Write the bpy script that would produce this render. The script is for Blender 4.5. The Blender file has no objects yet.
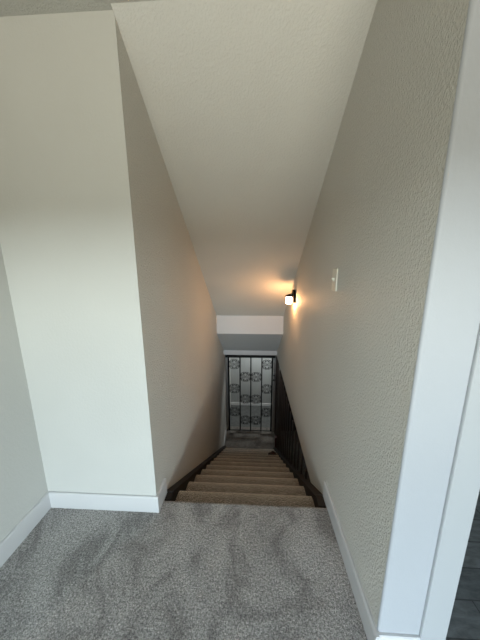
import bpy, bmesh, math, random
from mathutils import Vector, Matrix
random.seed(4)
sc = bpy.context.scene
COL = sc.collection
PI = math.pi

# ------------------------------------------------------------------ helpers
def new_bm():
    return bmesh.new()

def add_box(bm, x0, x1, y0, y1, z0, z1, bev=0.0):
    m = Matrix.Translation(((x0+x1)/2, (y0+y1)/2, (z0+z1)/2)) @ Matrix.Diagonal((x1-x0, y1-y0, z1-z0, 1))
    r = bmesh.ops.create_cube(bm, size=1, matrix=m)
    if bev:
        es = {e for v in r['verts'] for e in v.link_edges}
        bmesh.ops.bevel(bm, geom=list(es), offset=bev, segments=2, affect='EDGES', profile=.5)

def add_prism(bm, pts, a0, a1, axis='X'):
    """close a polygon between two positions on an axis; pts are (y,z) for X, (x,z) for Y, (x,y) for Z"""
    def P(p, a):
        return {'X': (a, p[0], p[1]), 'Y': (p[0], a, p[1]), 'Z': (p[0], p[1], a)}[axis]
    A = [bm.verts.new(P(p, a0)) for p in pts]
    B = [bm.verts.new(P(p, a1)) for p in pts]
    n = len(pts)
    bm.faces.new(A); bm.faces.new(B[::-1])
    for i in range(n):
        bm.faces.new((A[i], B[i], B[(i+1) % n], A[(i+1) % n]))

def add_tube(bm, pts, r, seg=8):
    rings = []
    pts = [Vector(p) for p in pts]
    up = Vector((0, 1, 0))
    for i, p in enumerate(pts):
        t = (pts[min(i+1, len(pts)-1)] - pts[max(i-1, 0)]).normalized()
        u = up if abs(t.dot(up)) < .9 else Vector((1, 0, 0))
        a = t.cross(u).normalized(); b = t.cross(a).normalized()
        rings.append([bm.verts.new(p + (a*math.cos(2*PI*k/seg) + b*math.sin(2*PI*k/seg))*r) for k in range(seg)])
    for i in range(len(rings)-1):
        for k in range(seg):
            bm.faces.new((rings[i][k], rings[i][(k+1) % seg], rings[i+1][(k+1) % seg], rings[i+1][k]))
    bm.faces.new(rings[0][::-1]); bm.faces.new(rings[-1])

def add_lathe(bm, prof, center, axis='Z', seg=32):
    c = Vector(center); rings = []
    for r, h in prof:
        ring = []
        for k in range(seg):
            a = 2*PI*k/seg
            q = (r*math.cos(a), r*math.sin(a), h)
            q = {'Z': q, 'X': (q[2], q[0], q[1]), 'Y': (q[0], q[2], q[1])}[axis]
            ring.append(bm.verts.new(c + Vector(q)))
        rings.append(ring)
    for i in range(len(rings)-1):
        for k in range(seg):
            bm.faces.new((rings[i][k], rings[i][(k+1) % seg], rings[i+1][(k+1) % seg], rings[i+1][k]))
    bm.faces.new(rings[0][::-1]); bm.faces.new(rings[-1])

def obj(name, bm, mat, parent=None, smooth=False):
    bmesh.ops.recalc_face_normals(bm, faces=bm.faces)
    me = bpy.data.meshes.new(name)
    bm.to_mesh(me); bm.free()
    me.materials.append(mat)
    if smooth:
        for p in me.polygons:
            p.use_smooth = True
        try:
            me.set_sharp_from_angle(angle=math.radians(40))
        except Exception:
            pass
    o = bpy.data.objects.new(name, me)
    COL.objects.link(o)
    if parent:
        o.parent = parent
        o.matrix_parent_inverse = Matrix.Translation(-parent.location)
    return o

def struct(name, bm, mat, smooth=False):
    o = obj(name, bm, mat, None, smooth)
    o['kind'] = 'structure'
    return o

def thing(name, label, cat, loc, group=None):
    o = bpy.data.objects.new(name, None)
    o.empty_display_size = .1
    COL.objects.link(o); o.location = loc
    o['label'] = label; o['category'] = cat
    if group:
        o['group'] = group
    return o

# ------------------------------------------------------------------ materials
def mat(name, col, rough=.6, spec=.3, metal=0.0):
    m = bpy.data.materials.new(name); m.use_nodes = True
    b = m.node_tree.nodes['Principled BSDF']
    b.inputs['Base Color'].default_value = (*col, 1)
    b.inputs['Roughness'].default_value = rough
    b.inputs['Metallic'].default_value = metal
    b.inputs['Specular IOR Level'].default_value = spec
    return m

def nd(m, t, **kw):
    n = m.node_tree.nodes.new(t)
    for k, v in kw.items():
        setattr(n, k, v)
    return n

def coords(m, scale=(1, 1, 1)):
    tc = nd(m, 'ShaderNodeTexCoord'); mp = nd(m, 'ShaderNodeMapping')
    mp.inputs['Scale'].default_value = scale
    m.node_tree.links.new(tc.outputs['Object'], mp.inputs['Vector'])
    return mp.outputs['Vector']

def noise(m, vec, scale, detail=3, rough=.55, dist=0):
    n = nd(m, 'ShaderNodeTexNoise')
    n.inputs['Scale'].default_value = scale; n.inputs['Detail'].default_value = detail
    n.inputs['Roughness'].default_value = rough; n.inputs['Distortion'].default_value = dist
    m.node_tree.links.new(vec, n.inputs['Vector'])
    return n.outputs['Fac']

def ramp(m, fac, stops):
    r = nd(m, 'ShaderNodeValToRGB')
    el = r.color_ramp.elements
    while len(el) < len(stops):
        el.new(.5)
    for e, (p, c) in zip(el, stops):
        e.position = p; e.color = (*c, 1)
    m.node_tree.links.new(fac, r.inputs['Fac'])
    return r.outputs['Color']

def mix(m, a, b, fac, mode='MIX'):
    n = nd(m, 'ShaderNodeMix', data_type='RGBA', blend_type=mode)
    L = m.node_tree.links
    for s, v in ((n.inputs[0], fac), (n.inputs[6], a), (n.inputs[7], b)):
        if hasattr(v, 'is_output'):
            L.new(v, s)
        else:
            s.default_value = v
    return n.outputs[2]

def bump(m, h, strength, dist=.01, prev=None):
    b = nd(m, 'ShaderNodeBump')
    b.inputs['Strength'].default_value = strength; b.inputs['Distance'].default_value = dist
    m.node_tree.links.new(h, b.inputs['Height'])
    if prev:
        m.node_tree.links.new(prev, b.inputs['Normal'])
    return b.outputs['Normal']

def setin(m, name, out):
    m.node_tree.links.new(out, m.node_tree.nodes['Principled BSDF'].inputs[name])

def paint(name, col, tex=.35, scale=75, rough=.62, spec=.3):
    m = mat(name, col, rough, spec)
    v = coords(m, (1, 1, .72))
    n1 = noise(m, v, scale, 3, .6)
    r1 = ramp(m, n1, [(.38, (0, 0, 0)), (.62, (1, 1, 1))])
    big = noise(m, coords(m), 1.3, 2)
    c = ramp(m, big, [(.3, tuple(x*.97 for x in col)), (.7, tuple(min(1, x*1.03) for x in col))])
    setin(m, 'Base Color', c)
    setin(m, 'Normal', bump(m, r1, tex, .004))
    return m

WALL = (.54, .53, .49)
M = {}
M['wall'] = paint('wall paint', WALL, .55, 120)
M['wall_smooth'] = paint('smooth wall paint', (.485, .485, .46), .10, 80)
M['jamb_wall_shaded'] = paint('shaded wall paint', (.345, .36, .385), .06, 40)  # wall paint darkened and blued; weaker, cool daylight put into the colour
M['ceil'] = paint('ceiling paint', (.53, .53, .505), .34, 80, .8)
M['ceil_flat_shaded'] = paint('shaded ceiling paint', (.42, .42, .39), .4, 70, .8)  # darker copy of the ceiling paint; the landing's dimness is in the colour
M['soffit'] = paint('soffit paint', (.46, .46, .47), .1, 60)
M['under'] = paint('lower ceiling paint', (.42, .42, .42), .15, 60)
M['trim'] = mat('white trim paint', (.53, .53, .53), .35, .4)
M['entry_trim'] = mat('entry baseboard paint', (.66, .66, .65), .4, .4)
M['casing'] = mat('shaded trim paint', (.36, .375, .39), .4, .4)  # trim paint darkened and cooled, so less window light is painted in
M['hall'] = paint('entry wall paint', (.37, .378, .365), .1)
M['iron'] = mat('black iron', (.008, .008, .008), .5, .3)
M['dark_metal'] = mat('dark bronze', (.003, .002, .0015), .7, .05)
M['plate'] = mat('switch plastic', (.62, .60, .53), .3, .5)
M['brown'] = mat('dark brown bundle', (.035, .017, .012), .8, .2)

def wood(name, a, b, rough=.45):
    m = mat(name, a, rough, .35)
    v = coords(m, (9, 9, 1.0))
    n = noise(m, v, 5, 4, .6, .6)
    setin(m, 'Base Color', ramp(m, n, [(.3, a), (.7, b)]))
    return m
M['wood'] = wood('dark stained wood', (.006, .0045, .004), (.013, .009, .007), .65)
M['baluster'] = wood('dark baluster wood', (.035, .026, .021), (.085, .062, .05), .4)
M['newel'] = wood('red brown wood', (.04, .013, .011), (.07, .022, .017), .4)
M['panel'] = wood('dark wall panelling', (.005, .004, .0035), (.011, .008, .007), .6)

def carpet(name, dark, mid, light, patch, fine=1.0, sheen=.15, tint=(1, 1, 1)):
    m = mat(name, mid, .95, .05)
    v = coords(m)
    fib = noise(m, v, 210*fine, 3, .7)
    tuft = noise(m, v, 100*fine, 3, .65)
    spk = ramp(m, fib, [(.34, (.40, .40, .40)), (.66, (1.6, 1.6, 1.6))])
    tf = ramp(m, tuft, [(.33, (.50, .50, .50)), (.67, (1.5, 1.5, 1.5))])
    pn = noise(m, coords(m, (1.6, 1.1, 1)), patch, 6, .68, .8)
    base = ramp(m, pn, [(.40, dark), (.5, mid), (.62, light)])
    c = mix(m, base, spk, 1.0, 'MULTIPLY')
    c = mix(m, c, tf, 1.0, 'MULTIPLY')
    setin(m, 'Base Color', c)
    n = bump(m, tuft, .7, .012)
    n = bump(m, fib, .8, .006, n)
    setin(m, 'Normal', n)
    b = m.node_tree.nodes['Principled BSDF']
    try:
        b.inputs['Sheen Weight'].default_value = sheen
        b.inputs['Sheen Roughness'].default_value = .45
        b.inputs['Sheen Tint'].default_value = (*tint, 1)
    except Exception:
        pass
    return m
M['carpet'] = carpet('grey plush carpet', (.25, .236, .222), (.36, .342, .322), (.425, .405, .382), 2.6)
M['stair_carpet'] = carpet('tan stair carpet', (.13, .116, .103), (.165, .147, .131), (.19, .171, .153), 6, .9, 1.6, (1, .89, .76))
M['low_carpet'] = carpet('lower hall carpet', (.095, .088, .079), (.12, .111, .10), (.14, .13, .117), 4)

def tile_mat():
    m = mat('slate tile', (.05, .055, .055), .45, .4)
    v = coords(m)
    br = nd(m, 'ShaderNodeTexBrick')
    m.node_tree.links.new(v, br.inputs['Vector'])
    br.inputs['Scale'].default_value = 1
    br.inputs['Brick Width'].default_value = .42
    br.inputs['Row Height'].default_value = .135
    br.inputs['Mortar Size'].default_value = .003
    br.inputs['Color1'].default_value = (.12, .13, .132, 1)
    br.inputs['Color2'].default_value = (.19, .20, .20, 1)
    br.inputs['Mortar'].default_value = (.07, .072, .072, 1)
    n = noise(m, coords(m, (2, 6, 1)), 6, 5, .65, .5)
    r = ramp(m, n, [(.3, (.6, .6, .6)), (.7, (1.3, 1.3, 1.3))])
    setin(m, 'Base Color', mix(m, br.outputs['Color'], r, 1.0, 'MULTIPLY'))
    setin(m, 'Normal', bump(m, n, .2, .005))
    return m
M['tile'] = tile_mat()
M['concrete'] = mat('entry floor', (.15, .155, .15), .7, .3)
_c = noise(M['concrete'], coords(M['concrete']), 14, 5, .6)
setin(M['concrete'], 'Base Color', ramp(M['concrete'], _c, [(.3, (.055, .058, .056)), (.7, (.095, .098, .095))]))

def emit(name, col, s):
    m = bpy.data.materials.new(name); m.use_nodes = True
    nt = m.node_tree; nt.nodes.clear()
    e = nt.nodes.new('ShaderNodeEmission'); o = nt.nodes.new('ShaderNodeOutputMaterial')
    e.inputs['Color'].default_value = (*col, 1); e.inputs['Strength'].default_value = s
    nt.links.new(e.outputs[0], o.inputs['Surface'])
    return m
M['glow'] = emit('lit lamp glass', (1, .50, .205), 76)

# ------------------------------------------------------------------ dimensions (metres, landing carpet at z = 0)
XL, XR = -.615, .51          # stairwell walls
XROOM = -1.345               # landing side wall
YW = 1.311                   # wall facing the landing, beside the stair
YC = .752                    # wall with the doorway
Y0 = 1.394                   # landing edge
ZC = 2.660                   # flat ceiling
ZLOW = -2.227                # lower hall floor
YG = 5.264                   # iron door
YB = -1.8                    # back wall with window
SL = .670
def slope(y): return 3.520 - SL*y
YCR = (3.520 - ZC)/SL
XE = 2.3                     # far end of landing room

# ------------------------------------------------------------------ setting
bm = new_bm()
add_box(bm, XROOM-.1, XE, YB, YC, -.2, 0)
add_box(bm, XROOM-.1, XR, YC, 1.34, -.2, 0)
R = .022
prof = [(1.34, 0)] + [(Y0-R+R*math.sin(a), -R+R*math.cos(a)) for a in [PI*i/10 for i in range(11)]] + [(Y0-.034, -2*R), (Y0-.034, -.2), (1.34, -.2)]
add_prism(bm, prof, XL+.001, XR)
struct('floor', bm, M['carpet'])

bm = new_bm(); add_box(bm, XR+.12, XE, YC, 3.0, -.2, -.004)
struct('floor_tile', bm, M['tile'])

bm = new_bm(); add_box(bm, XROOM-.1, XROOM, YB, YW, -.2, ZC+.1)
struct('wall_left', bm, M['wall_smooth'])
bm = new_bm(); add_box(bm, XROOM-.1, XL-.12, YW, YW+.12, -.2, ZC+.1); add_box(bm, XL-.12, XL, YW, YW+.003, -.2, ZC+.1)
struct('wall_front', bm, M['wall_smooth'])
bm = new_bm(); add_box(bm, XL-.12, XL, YW+.003, 6.55, -2.4, ZC+.1)
struct('wall_stair_left', bm, M['wall'])

ZB = -.27                    # where the wall stops above the open balustrade
def strtop(y): return -.03 - .68*(y-1.502)
bm = new_bm()
add_prism(bm, [(YC+.010, -.2), (YC+.010, ZC+.1), (YG+.14, ZC+.1), (YG+.14, ZB), (1.855, ZB), (1.70, strtop(1.70)-.1), (1.45, -.2)], XR, XR+.12)
struct('wall_stair_right', bm, M['wall'])

# wall with the doorway (faces the landing window)
DX0, DX1, DZ = .762, 1.58, 2.06
bm = new_bm()
CR = .010
add_prism(bm, [(XR+CR-CR*math.cos(a), YC+CR-CR*math.sin(a)) for a in [PI/2*i/8 for i in range(9)]] + [(DX0, YC), (DX0, YC+.12), (XR+.12, YC+.12), (XR+.12, YC+CR)], 0, ZC+.1, 'Z')
add_box(bm, DX1, XE, YC, YC+.12, 0, ZC+.1)
add_box(bm, DX0, DX1, YC, YC+.12, DZ, ZC+.1)
wj = struct('wall_doorway', bm, M['jamb_wall_shaded'])

# far room behind the doorway
bm = new_bm(); add_box(bm, XR+.12, XE, 3.0, 3.1, -.2, ZC+.1)
struct('wall_tile_room_end', bm, M['wall'])
bm = new_bm(); add_box(bm, XE, XE+.1, YB, 3.1, -.2, ZC+.1)
struct('wall_right', bm, M['wall_smooth'])

# ceilings
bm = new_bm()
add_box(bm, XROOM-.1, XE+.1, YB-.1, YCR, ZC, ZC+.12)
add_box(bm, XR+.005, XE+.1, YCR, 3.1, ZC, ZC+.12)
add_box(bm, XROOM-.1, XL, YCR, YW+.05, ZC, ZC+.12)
struct('ceiling', bm, M['ceil_flat_shaded'])
YS = 4.10
bm = new_bm()
add_prism(bm, [(YCR, ZC), (YS, slope(YS)), (YS, slope(YS)+.2), (YCR, ZC+.12)], XL, XR)
struct('ceiling_slope', bm, M['ceil'])
bm = new_bm(); add_box(bm, XL, XR, YS, YS+.04, .456, slope(YS)+.2)
struct('wall_soffit', bm, M['soffit'])
bm = new_bm()
add_prism(bm, [(YS+.04, .456-.027), (4.96, -.131), (4.96, .0), (YS+.04, .6)], XL, XR)
add_prism(bm, [(YS, .456), (YS+.04, .429), (YS+.04, .456)], XL, XR)
struct('ceiling_lower', bm, M['under'])
bm = new_bm(); add_box(bm, XL, XR, 4.96, 5.0, -.232, 0.0, .003)
struct('trim_1', bm, M['soffit'])
bm = new_bm(); add_box(bm, XL, XR, 5.0, YG+.2, -.232, -.1)
struct('ceiling_entry_head', bm, M['under'])

# window wall behind the viewer
WX0, WX1, WZ0, WZ1 = -1.05, 1.4, .10, 1.94
bm = new_bm()
add_box(bm, XROOM-.1, WX0, YB-.1, YB, -.2, ZC+.1)
add_box(bm, WX1, XE+.1, YB-.1, YB, -.2, ZC+.1)
add_box(bm, WX0, WX1, YB-.1, YB, -.2, WZ0)
add_box(bm, WX0, WX1, YB-.1, YB, WZ1, ZC+.1)
struct('wall_back', bm, M['wall_smooth'])
bm = new_bm()
for x0, x1, z0, z1 in ((WX0, WX1, WZ0, WZ0+.04), (WX0, WX1, WZ1-.04, WZ1), (WX0, WX0+.04, WZ0+.04, WZ1-.04),
                       (WX1-.04, WX1, WZ0+.04, WZ1-.04), (.155, .195, WZ0+.04, WZ1-.04)):
    add_box(bm, x0, x1, YB-.08, YB-.03, z0, z1)
struct('window_1', bm, M['trim'])

# door casing and baseboards
bm = new_bm()
CX0 = .668
add_prism(bm, [(CX0, YC), (CX0, YC-.007), (CX0+.002, YC-.011), (CX0+.006, YC-.011), (CX0+.009, YC-.008), (DX0-.003, YC-.0075), (DX0, YC-.007), (DX0, YC)], 0, DZ+.07, 'Z')
add_box(bm, DX0, DX0+.012, YC, YC+.12, 0, DZ)
add_box(bm, DX0, DX1, YC-.015, YC, DZ, DZ+.07)
add_box(bm, DX1, DX1+.09, YC-.015, YC, 0, DZ+.07)
struct('trim_2', bm, M['casing'])

BH, BT = .116, .015
def bb_profile(t=BT, h=BH):
    return [(0, 0), (t, 0), (t, h-.009), (t-.002, h-.004), (t-.006, h), (0, h)]
def bb_x(name, xwall, sgn, y0, y1, z=0):      # on a wall whose plane is x = xwall
    b = new_bm()
    add_prism(b, [(xwall+sgn*p, z+q) for p, q in bb_profile()], y0, y1, 'Y')
    return struct(name, b, M['trim'])
def bb_y(name, ywall, x0, x1, z=0):           # on a wall facing -y
    b = new_bm()
    add_prism(b, [(ywall-p, z+q) for p, q in bb_profile()], x0, x1, 'X')
    return struct(name, b, M['trim'])
bb_x('baseboard_left', XROOM, 1, YB, YW)
bb_y('baseboard_front', YW, XROOM+BT, XL+BT)
b = new_bm()
add_prism(b, [(XL+p, q) for p, q in bb_profile()], YW, 1.452, 'Y')
add_box(b, XL, XL+BT, Y0+.002, 1.452, -.05, .0005)
struct('baseboard_stair_left', b, M['trim'])
b = new_bm()
add_prism(b, [(XR-p, q) for p, q in bb_profile()], YC-BT, 1.478, 'Y')
add_box(b, XR-BT, XR, Y0+.002, 1.478, -.05, .0005)
struct('baseboard_stair_right', b, M['trim'])
bb_y('baseboard_doorway', YC, XR, CX0)
bb_x('baseboard_hall', XL, 1, 4.50, YG, ZLOW)

# lower hall and the dark room under the landing
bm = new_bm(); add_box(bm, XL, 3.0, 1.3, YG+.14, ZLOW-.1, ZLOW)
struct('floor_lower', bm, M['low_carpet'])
bm = new_bm(); add_box(bm, XR+.12, 3.0, 1.3, YG+.14, ZB, ZB+.06)
struct('ceiling_lower_room', bm, M['panel'])
bm = new_bm(); add_box(bm, XL, 3.0, 1.2, 1.3, ZLOW-.1, -.2)
struct('wall_lower_back', bm, M['panel'])
bm = new_bm(); add_box(bm, 3.0, 3.1, 1.2, YG+.24, ZLOW-.1, 0)
struct('wall_lower_right', bm, M['panel'])
bm = new_bm()
for i in range(13):
    x0 = XR+.13 + i*.182
    add_box(bm, x0, x0+.176, YG+.02, YG+.14, ZLOW, ZB)
add_box(bm, XR+.12, 3.0, YG+.05, YG+.14, ZLOW, ZB)
struct('wall_lower_front', bm, M['panel'])

# jambs beside the iron door
bm = new_bm(); add_box(bm, XL, XL+.062, YG+.012, YG+.14, ZLOW, -.232)
struct('trim_3', bm, M['hall'])
bm = new_bm(); add_box(bm, .468, XR+.03, YG+.012, YG+.14, ZLOW, -.232)
struct('trim_4', bm, M['hall'])

# entry space behind the iron door
YE = 6.40
bm = new_bm(); add_box(bm, XL, 1.5, YG+.14, YE+.1, ZLOW-.1, ZLOW-.01)
struct('floor_entry', bm, M['concrete'])
bm = new_bm()
for i in range(21):
    x0 = XL + i*.1
    add_box(bm, x0, x0+.074, YE, YE+.03, ZLOW-.01, .3)
add_box(bm, XL, 1.5, YE+.012, YE+.1, ZLOW-.01, .3)
struct('wall_entry', bm, M['hall'])
bm = new_bm(); add_box(bm, XL, 1.5, YE-.015, YE, ZLOW-.01, ZLOW+.06)
struct('baseboard_entry', bm, M['entry_trim'])
bm = new_bm(); add_box(bm, 1.5, 1.6, YG+.14, YE+.1, ZLOW-.1, .3)
struct('wall_entry_right', bm, M['hall'])
bm = new_bm(); add_box(bm, XL, 1.6, YG+.14, YE+.1, .2, .3)
struct('ceiling_entry', bm, M['hall'])
bm = new_bm(); add_box(bm, XR+.12, 1.5, YG+.14, YG+.2, ZLOW-.1, .3); add_box(bm, XL, XR+.12, YG+.14, YG+.2, -.232, .3)
struct('wall_entry_back', bm, M['hall'])

# ------------------------------------------------------------------ staircase
st = thing('staircase', 'straight flight of tan carpeted stairs with dark wooden stringers going down from the grey landing', 'stairs', (-.05, 3.0, ZLOW))
N = 12
YN0, ZN0, T, RI = 1.603, -.108, .2615, .1766
SX0, SX1 = -.557, .447
for k in range(N):
    yk, zk = YN0+T*k, ZN0-RI*k
    zn = zk-RI if k < N-1 else ZLOW
    back = (yk-T-.05) if k else Y0-.034
    r = .048
    pf = [(back, zk)] + [(yk-.11+.11*math.sin(a), zk-r+r*math.cos(a)) for a in [PI/2*i/10 for i in range(11)]] + [(yk-r+r*math.sin(a), zk-r+r*math.cos(a)) for a in [PI/2+PI/2*i/6 for i in range(1, 7)]]
    pf += [(yk-.05, zk-2*r-.002), (yk-.05, max(zn-.03, ZLOW)), (back, max(zn-.03, ZLOW))]
    b = new_bm(); add_prism(b, pf, SX0, SX1)
    obj('step', b, M['stair_carpet'], st, True)
def stringer(x0, x1, ya, yb):
    b = new_bm()
    pts = [(ya, strtop(ya)), (yb, strtop(yb)), (yb, ZLOW), (yb-.25, ZLOW), (ya, strtop(ya)-.36)]
    add_prism(b, pts, x0, x1)
    return b
b = stringer(XL+.001, SX0-.001, 1.453, 4.62)
add_prism(b, [(Y0+.001, -.005), (1.453, -.005), (1.453, -.3), (Y0+.001, -.2)], XL+BT+.001, SX0-.001)
obj('stringer', b, M['wood'], st)
b = stringer(SX1+.001, XR-.001, 1.479, 4.62)
add_prism(b, [(Y0+.001, -.005), (1.479, -.005), (1.479, -.3), (Y0+.001, -.2)], SX1+.001, XR-BT-.001)
obj('stringer', b, M['wood'], st)

# balustrade on the open side
ba = thing('balustrade', 'dark brown wooden stair balustrade filling the open side below the wall', 'railing', (.48, 3.3, ZLOW))
y = 1.99
while y < 4.60:
    b = new_bm()
    zt = strtop(y)
    add_prism(b, [(y-.009, strtop(y-.009)), (y+.009, strtop(y+.009)), (y+.009, ZB), (y-.009, ZB)], .489, .507)
    obj('baluster', b, M['baluster'], ba)
    y += .19
for y in (4.76, 4.895, 5.03, 5.165):
    b = new_bm(); add_box(b, .512, .530, y-.009, y+.009, ZLOW, ZB)
    obj('baluster', b, M['baluster'], ba)
b = new_bm()
add_box(b, .478, .56, 4.622, 4.70, ZLOW, ZLOW+.30, .004)
add_box(b, .470, .568, 4.622, 4.708, ZLOW, ZLOW+.05, .003)
obj('newel_base', b, M['newel'], ba)

# small bundle on a lower stair
b = new_bm()
bmesh.ops.create_icosphere(b, subdivisions=4, radius=1)
ks = 9
by, bz = YN0+T*ks-.10, ZN0-RI*ks
for v in b.verts:
    n = v.co.copy()
    w = 1 + .18*math.sin(5*n.x+2*n.y) + .12*math.sin(9*n.y-4*n.z+1)
    z = max(n.z*w, -.55)
    v.co = Vector((.372 + n.x*w*.068, by + n.y*w*.06, bz + .001 + (z+.55)*.030))
o = obj('bundle', b, M['brown'], None, True)
o['label'] = 'small dark brown bundle lying on a lower stair beside the railing'; o['category'] = 'bundle'

# ------------------------------------------------------------------ iron door
g = thing('security_door', 'black wrought iron security door with scroll ornaments at the foot of the stairs', 'door', (-.05, YG, ZLOW))
GX = [-.541, -.285, -.04, .206, .440]
GZ0, GZ1 = ZLOW+.004, -.335
b = new_bm(); add_box(b, GX[0]-.018, GX[-1]+.018, YG-.018, YG+.010, GZ1-.06, GZ1, .003); obj('top_rail', b, M['iron'], g)
b = new_bm(); add_box(b, XL+.002, XR-.002, YG-.03, YG-.019, GZ1-.06, GZ1+.03, .003); obj('frame_head', b, M['iron'], g)
b = new_bm(); add_box(b, GX[0]-.018, GX[-1]+.018, YG-.018, YG+.010, GZ0, GZ0+.010, .003); obj('bottom_rail', b, M['iron'], g)
for i, x in enumerate(GX):
    w = .018 if i in (0, 4) else .013
    b = new_bm(); add_box(b, x-w, x+w, YG-w, YG+.008, GZ0+.010, GZ1-.06, .002)
    obj('stile' if i in (0, 4) else 'bar', b, M['iron'], g)
def scroll(cx, cz, hw, hh):
    b = new_bm()
    def curl(ox, oz, r0, a0, turns, sx, sz, n=26):
        pts = []
        for i in range(n):
            t = i/(n-1)
            a = a0 + t*turns*2*PI
            rr = r0*(1-.72*t)
            pts.append((cx+sx*(ox+rr*math.cos(a)), YG-.004, cz+sz*(oz+rr*math.sin(a))))
        add_tube(b, pts, .0056, 6)
    for sx in (-1, 1):
        for sz in (-1, 1):
            curl(hw*.52, hh*.55, hh*.40, PI*1.25, 1.2, sx, sz)       # corner curl
            curl(hw*.78, hh*.30, hh*.26, PI*.9, -1.0, sx, sz)        # small curl by the side bar
            add_tube(b, [(cx+sx*hw*.06, YG-.004, cz), (cx+sx*hw*.10, YG-.004, cz+sz*hh*.14), (cx+sx*hw*.24, YG-.004, cz+sz*hh*.28)], .0045, 6)
    for sx in (-1, 1):
        for sz in (-1, 1):
            curl(hw*.20, hh*.74, hh*.25, -PI*.5, 1.1, sx, sz)        # inner curl
    for sx in (-1, 1):
        add_tube(b, [(cx+sx*hw, YG-.004, cz), (cx+sx*hw*.5, YG-.004, cz), (cx+sx*hw*.06, YG-.004, cz)], .0042, 6)
    return obj('scrollwork', b, M['iron'], g, True)
for p in range(4):
    cx = (GX[p]+GX[p+1])/2; hw = (GX[p+1]-GX[p])/2 - .012
    for z in ((-.56, -1.15, -1.74) if p in (0, 3) else (-.86, -1.41, -1.95)):
        scroll(cx, z, hw, .125)
b = new_bm(); add_box(b, .466, .498, YG-.022, YG-.002, -.97, -.74, .003)
lk = obj('lock_plate', b, M['hall'], g)
for z, r in ((-.79, .018), (-.905, .02)):
    b = new_bm(); add_lathe(b, [(r*.6, 0), (r*.6, -.02), (r, -.03), (r, -.05), (r*.6, -.06)], (.476, YG-.022, z), 'Y', 20)
    obj('knob' if z < -.85 else 'deadbolt', b, M['iron'], lk, True)
lk['label'] = 'pale lock plate'

# ------------------------------------------------------------------ wall lamp
LY, LZ = 3.06, 1.225
wl = thing('wall_lamp', 'lit wall lamp with white glass shade and dark bronze plate on the stairwell wall', 'lamp', (XR, LY, LZ))
b = new_bm(); add_box(b, XR-.030, XR, LY-.07, LY+.062, LZ-.085, LZ+.066, .006); obj('backplate', b, M['dark_metal'], wl)
b = new_bm(); add_tube(b, [(XR-.02, LY, LZ+.012), (XR-.045, LY, LZ+.018), (XR-.070, LY, LZ+.012), (XR-.072, LY, LZ-.004)], .007, 10); obj('arm', b, M['dark_metal'], wl, True)
b = new_bm(); add_lathe(b, [(.012, .014), (.034, .008), (.044, -.006), (.044, -.014)], (XR-.072, LY, LZ-.004), 'Z', 28); obj('shade_cap', b, M['dark_metal'], wl, True)
b = new_bm(); add_lathe(b, [(.030, 0), (.034, -.006), (.035, -.05), (.034, -.076), (.026, -.082)], (XR-.072, LY, LZ-.0185), 'Z', 32)
gs = obj('glass_shade', b, M['glow'], wl, True)
gs['label'] = 'glowing white glass shade'

# ------------------------------------------------------------------ light switch
SY, SZ = 1.592, 1.478
sw = thing('light_switch', 'small pale toggle light switch plate on the textured stairwell wall', 'light switch', (XR, SY, SZ))
b = new_bm(); add_box(b, XR-.008, XR, SY-.042, SY+.042, SZ-.068, SZ+.068, .003); obj('plate', b, M['plate'], sw)
b = new_bm(); add_prism(b, [(XR-.008, SZ-.013), (XR-.024, SZ+.006), (XR-.022, SZ+.013), (XR-.008, SZ+.010)], SY-.005, SY+.005, 'Y'); obj('toggle', b, M['plate'], sw)
for dz in (-.032, .032):
    b = new_bm(); add_lathe(b, [(.0045, 0), (.0045, -.0012), (.003, -.0022)], (XR-.008, SY, SZ+dz), 'X', 14); obj('screw', b, M['plate'], sw, True)

# ------------------------------------------------------------------ light
w = bpy.data.worlds.new('daylight'); sc.world = w; w.use_nodes = True
nt = w.node_tree; nt.nodes.clear()
tc = nt.nodes.new('ShaderNodeTexCoord'); sp = nt.nodes.new('ShaderNodeSeparateXYZ')
mr = nt.nodes.new('ShaderNodeMapRange'); mr.inputs['From Min'].default_value = -1; mr.inputs['From Max'].default_value = 1
cr = nt.nodes.new('ShaderNodeValToRGB')
bg = nt.nodes.new('ShaderNodeBackground'); wo = nt.nodes.new('ShaderNodeOutputWorld')
el = cr.color_ramp.elements
GROUND, FAR, HOR, SKY = (.62, .585, .48), (.06, .058, .04), (2.0, 2.24, 2.22), (.16, .26, .38)
el[0].position = 0; el[0].color = (*GROUND, 1)
el[1].position = 1; el[1].color = (*SKY, 1)
for p, c in ((.32, GROUND), (.43, FAR), (.50, FAR), (.512, HOR), (.548, HOR), (.61, SKY)):
    e = el.new(p); e.color = (*c, 1)
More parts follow.
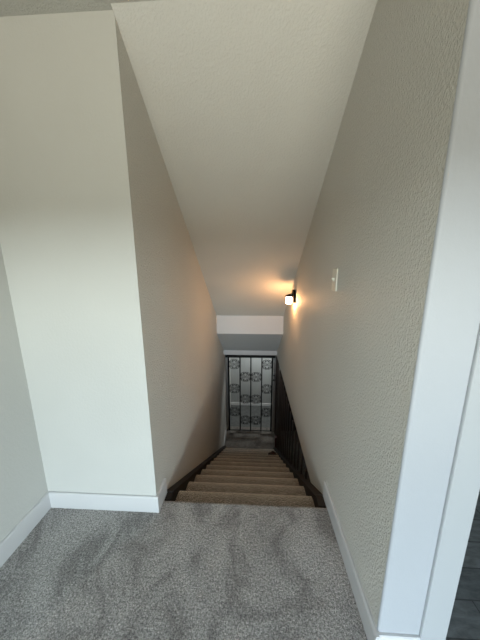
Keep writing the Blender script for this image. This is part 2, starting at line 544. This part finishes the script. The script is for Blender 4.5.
nt.links.new(tc.outputs['Generated'], sp.inputs[0]); nt.links.new(sp.outputs['Z'], mr.inputs['Value'])
nt.links.new(mr.outputs[0], cr.inputs['Fac']); nt.links.new(cr.outputs['Color'], bg.inputs['Color'])
bg.inputs['Strength'].default_value = 6.0
nt.links.new(bg.outputs[0], wo.inputs['Surface'])
pl = bpy.data.lights.new('window_daylight', 'AREA'); pl.shape = 'RECTANGLE'; pl.size = WX1-WX0; pl.size_y = WZ1-WZ0
pl.cycles.is_portal = True
po = bpy.data.objects.new('window_daylight', pl); COL.objects.link(po)
po.location = ((WX0+WX1)/2, YB-.09, (WZ0+WZ1)/2); po.rotation_euler = (PI/2, 0, 0)

el_ = bpy.data.lights.new('entry_fill_light', 'AREA'); el_.shape = 'DISK'; el_.size = .3; el_.energy = 10.5; el_.color = (.95, 1, 1)  # unseen lamp without a fixture, added to brighten the entry and lower hall
eo = bpy.data.objects.new('entry_fill_light', el_); COL.objects.link(eo); eo.location = (.3, 5.85, .19)

# ------------------------------------------------------------------ camera
cam = bpy.data.cameras.new('camera'); co = bpy.data.objects.new('camera', cam); COL.objects.link(co)
cam.sensor_width = 36; cam.sensor_fit = 'AUTO'; cam.lens = 248.65/640*36; cam.clip_start = .02
p, psi, roll = .2047, .053, .0047
F = Vector((-math.sin(psi)*math.cos(p), math.cos(psi)*math.cos(p), -math.sin(p)))
Rv = F.cross(Vector((0, 0, 1))).normalized(); Uv = Rv.cross(F)
R2 = Rv*math.cos(roll) - Uv*math.sin(roll); U2 = Rv*math.sin(roll) + Uv*math.cos(roll)
mw = Matrix((R2, U2, -F)).transposed().to_4x4(); mw.translation = Vector((0, 0, 1.55))
co.matrix_world = mw
sc.camera = co

sc.cycles.use_denoising = True
sc.cycles.max_bounces = 16; sc.cycles.diffuse_bounces = 10
sc.cycles.sample_clamp_indirect = 10
vs = sc.view_settings
vs.view_transform = 'Standard'; vs.look = 'None'; vs.gamma = 1; vs.use_curve_mapping = False
vs.exposure = 1.34
